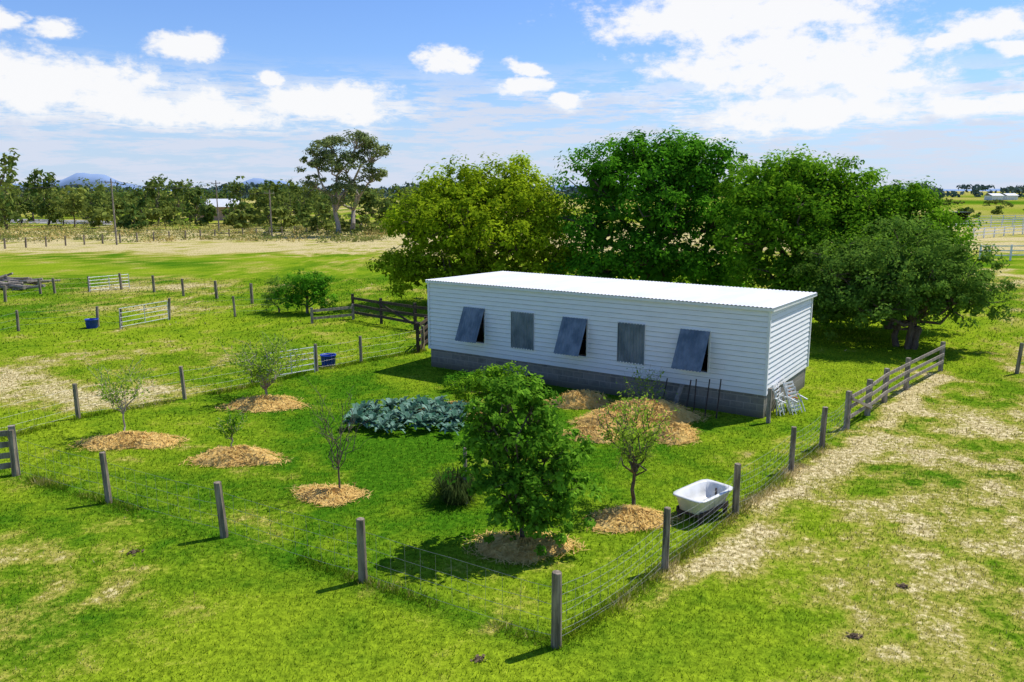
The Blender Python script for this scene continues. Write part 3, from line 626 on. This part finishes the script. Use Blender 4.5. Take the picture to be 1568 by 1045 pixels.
b=MB()
for i_,j_ in ((3,0),(0,1),(1,2)):
    a_=np.array(tops[i_]);c_=np.array(tops[j_]); ts=np.linspace(0,1,14)[:,None]
    for sx in (-.6,.6):
        p=a_+(c_-a_)*ts+[sx,-.12,-.28]; p[:,2]-=(.9*4*ts*(1-ts))[:,0]; b.tube(p,.016,4)
b.obj('power_lines',[M_wiredark])
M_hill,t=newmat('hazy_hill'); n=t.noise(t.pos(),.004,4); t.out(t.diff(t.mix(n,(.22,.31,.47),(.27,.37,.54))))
V=[];Q=[];xs_=np.linspace(-3600,3600,240)
def hill(x):
    z=14+9*math.sin(x*.0021+.5)+4*math.sin(x*.009)
    for px,hh,wd in ((135,42,110),(175,24,150),(395,34,120),(440,22,160),(60,14,200),(1480,6,500)):
        c_=(px-784)/F*3400; z+=hh*math.exp(-((x-c_)/wd)**2)*(1+.10*math.sin(x*.05))
    return z
for x in xs_:
    V+= [[x,3400,-5],[x,3420,hill(x)*.55],[x,3460,hill(x)],[x,3600,-5]]
for i_ in range(239):
    for j_ in range(3): Q.append([i_*4+j_,(i_+1)*4+j_,(i_+1)*4+j_+1,i_*4+j_+1])
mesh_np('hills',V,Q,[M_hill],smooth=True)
# ---------------------------------------------------------------- sun, sky
SUN_AZ=math.radians(62.7); SUN_EL=math.radians(57)
d=Vector((-math.sin(SUN_AZ)*math.cos(SUN_EL),-math.cos(SUN_AZ)*math.cos(SUN_EL),-math.sin(SUN_EL)))
sl=bpy.data.lights.new('sun','SUN'); sl.energy=5.0; sl.angle=math.radians(.5); sl.color=(1,.96,.88)
so=bpy.data.objects.new('sun',sl); scene.collection.objects.link(so); so.rotation_euler=d.to_track_quat('-Z','Y').to_euler(); so.location=(20,10,30)
w=bpy.data.worlds.new('World'); scene.world=w; w.use_nodes=True; t=NT(w.node_tree)
try: w.cycles.sampling_method='MANUAL'; w.cycles.sample_map_resolution=256
except Exception: pass
sk=t.node('ShaderNodeTexSky',sky_type='NISHITA'); sk.sun_disc=False; sk.sun_elevation=SUN_EL; sk.sun_rotation=SUN_AZ; sk.air_density=1.2; sk.dust_density=0; sk.ozone_density=3
gen=t.node('ShaderNodeTexCoord').outputs['Generated']; s_=t.sep(gen)
az=t.m('ARCTAN2',s_[0],s_[1]); el=t.m('ARCSINE',s_[2])
bg=t.node('ShaderNodeBackground'); t.l.new(t.mix(1.0,sk.outputs[0],(.56,.70,1.02),'MULTIPLY'),bg.inputs[0]); bg.inputs[1].default_value=.15
ae=t.comb(az,t.m('MULTIPLY',el,1.7),0)
dn=t.sep(t.noise(ae,18,4,.6,out='Color')); 
azd=t.m('ADD',az,t.m('MULTIPLY',t.m('SUBTRACT',dn[0],.5),.07)); eld=t.m('ADD',el,t.m('MULTIPLY',t.m('SUBTRACT',dn[1],.5),.03))
CL=[(75,42,46,17),(282,73,66,22),(683,90,52,24),(800,108,38,16),(805,134,44,15),(412,117,26,14),(100,130,190,46),(20,120,80,44),(300,172,140,28),(500,155,130,36),
 (1130,22,235,50),(1225,95,235,60),(1340,130,110,32),(1500,158,85,18),(1525,38,64,24),(1440,58,26,12),(1550,70,54,14),(1220,172,180,30),(870,150,36,13),(0,25,32,16),
 (-300,100,200,60),(1900,90,220,60)]
Dm=None
for px,py,rx,ry in CL:
    a_,e_=AE(px,py); rx/=F;ry/=F
    u=t.m('MULTIPLY',t.m('SUBTRACT',azd,a_),1/rx); v_=t.m('MULTIPLY',t.m('SUBTRACT',eld,e_),1/ry)
    q=t.m('SUBTRACT',1,t.m('SQRT',t.m('MULTIPLY_ADD',u,u,t.m('MULTIPLY',v_,v_))))
    Dm=q if Dm is None else t.m('MAXIMUM',Dm,q)
Dm=t.m('MINIMUM',Dm,.6)
fb=t.noise(ae,24,6,.66)
cov=t.ss(t.m('MULTIPLY_ADD',t.m('SUBTRACT',fb,.5),1.9,Dm),-.08,.5)
st=t.noise(t.comb(t.m('MULTIPLY',az,5),t.m('MULTIPLY',el,36),3),2.0,6,.7)
st=t.m('MULTIPLY',t.m('MULTIPLY',t.ss(st,.42,.56),t.ss(el,.09,.16,1,0)),.9)
haze=t.ss(el,-.02,.15,.75,0)
alpha=t.m('MAXIMUM',t.m('MULTIPLY',cov,.97),st)
shade=t.ss(t.m('MULTIPLY_ADD',fb,1.1,t.m('MULTIPLY',Dm,.7)),.25,.9)
cc=t.mix(shade,(.68,.74,.88),(.97,.97,.98))
def bgn(c,s):
    n=t.node('ShaderNodeBackground'); t.put(n.inputs[0],c); n.inputs[1].default_value=s; return n.outputs[0]
m1=t.node('ShaderNodeMixShader'); t.l.new(haze,m1.inputs[0]); t.l.new(bg.outputs[0],m1.inputs[1]); t.l.new(bgn((.52,.66,.92,1),1.0),m1.inputs[2])
mx=t.node('ShaderNodeMixShader'); t.l.new(alpha,mx.inputs[0]); t.l.new(m1.outputs[0],mx.inputs[1]); t.l.new(bgn(cc,1.0),mx.inputs[2])
o=t.node('ShaderNodeOutputWorld'); t.l.new(mx.outputs[0],o.inputs[0])
# ---------------------------------------------------------------- camera
cd=bpy.data.cameras.new('camera'); cd.lens=28; cd.sensor_width=36; cd.clip_end=20000; cd.clip_start=.1
co=bpy.data.objects.new('camera',cd); scene.collection.objects.link(co); co.location=(0,0,H); co.rotation_euler=(math.pi/2-TH,0,0); scene.camera=co
scene.view_settings.view_transform='Standard'; scene.view_settings.look='None'; scene.view_settings.exposure=0
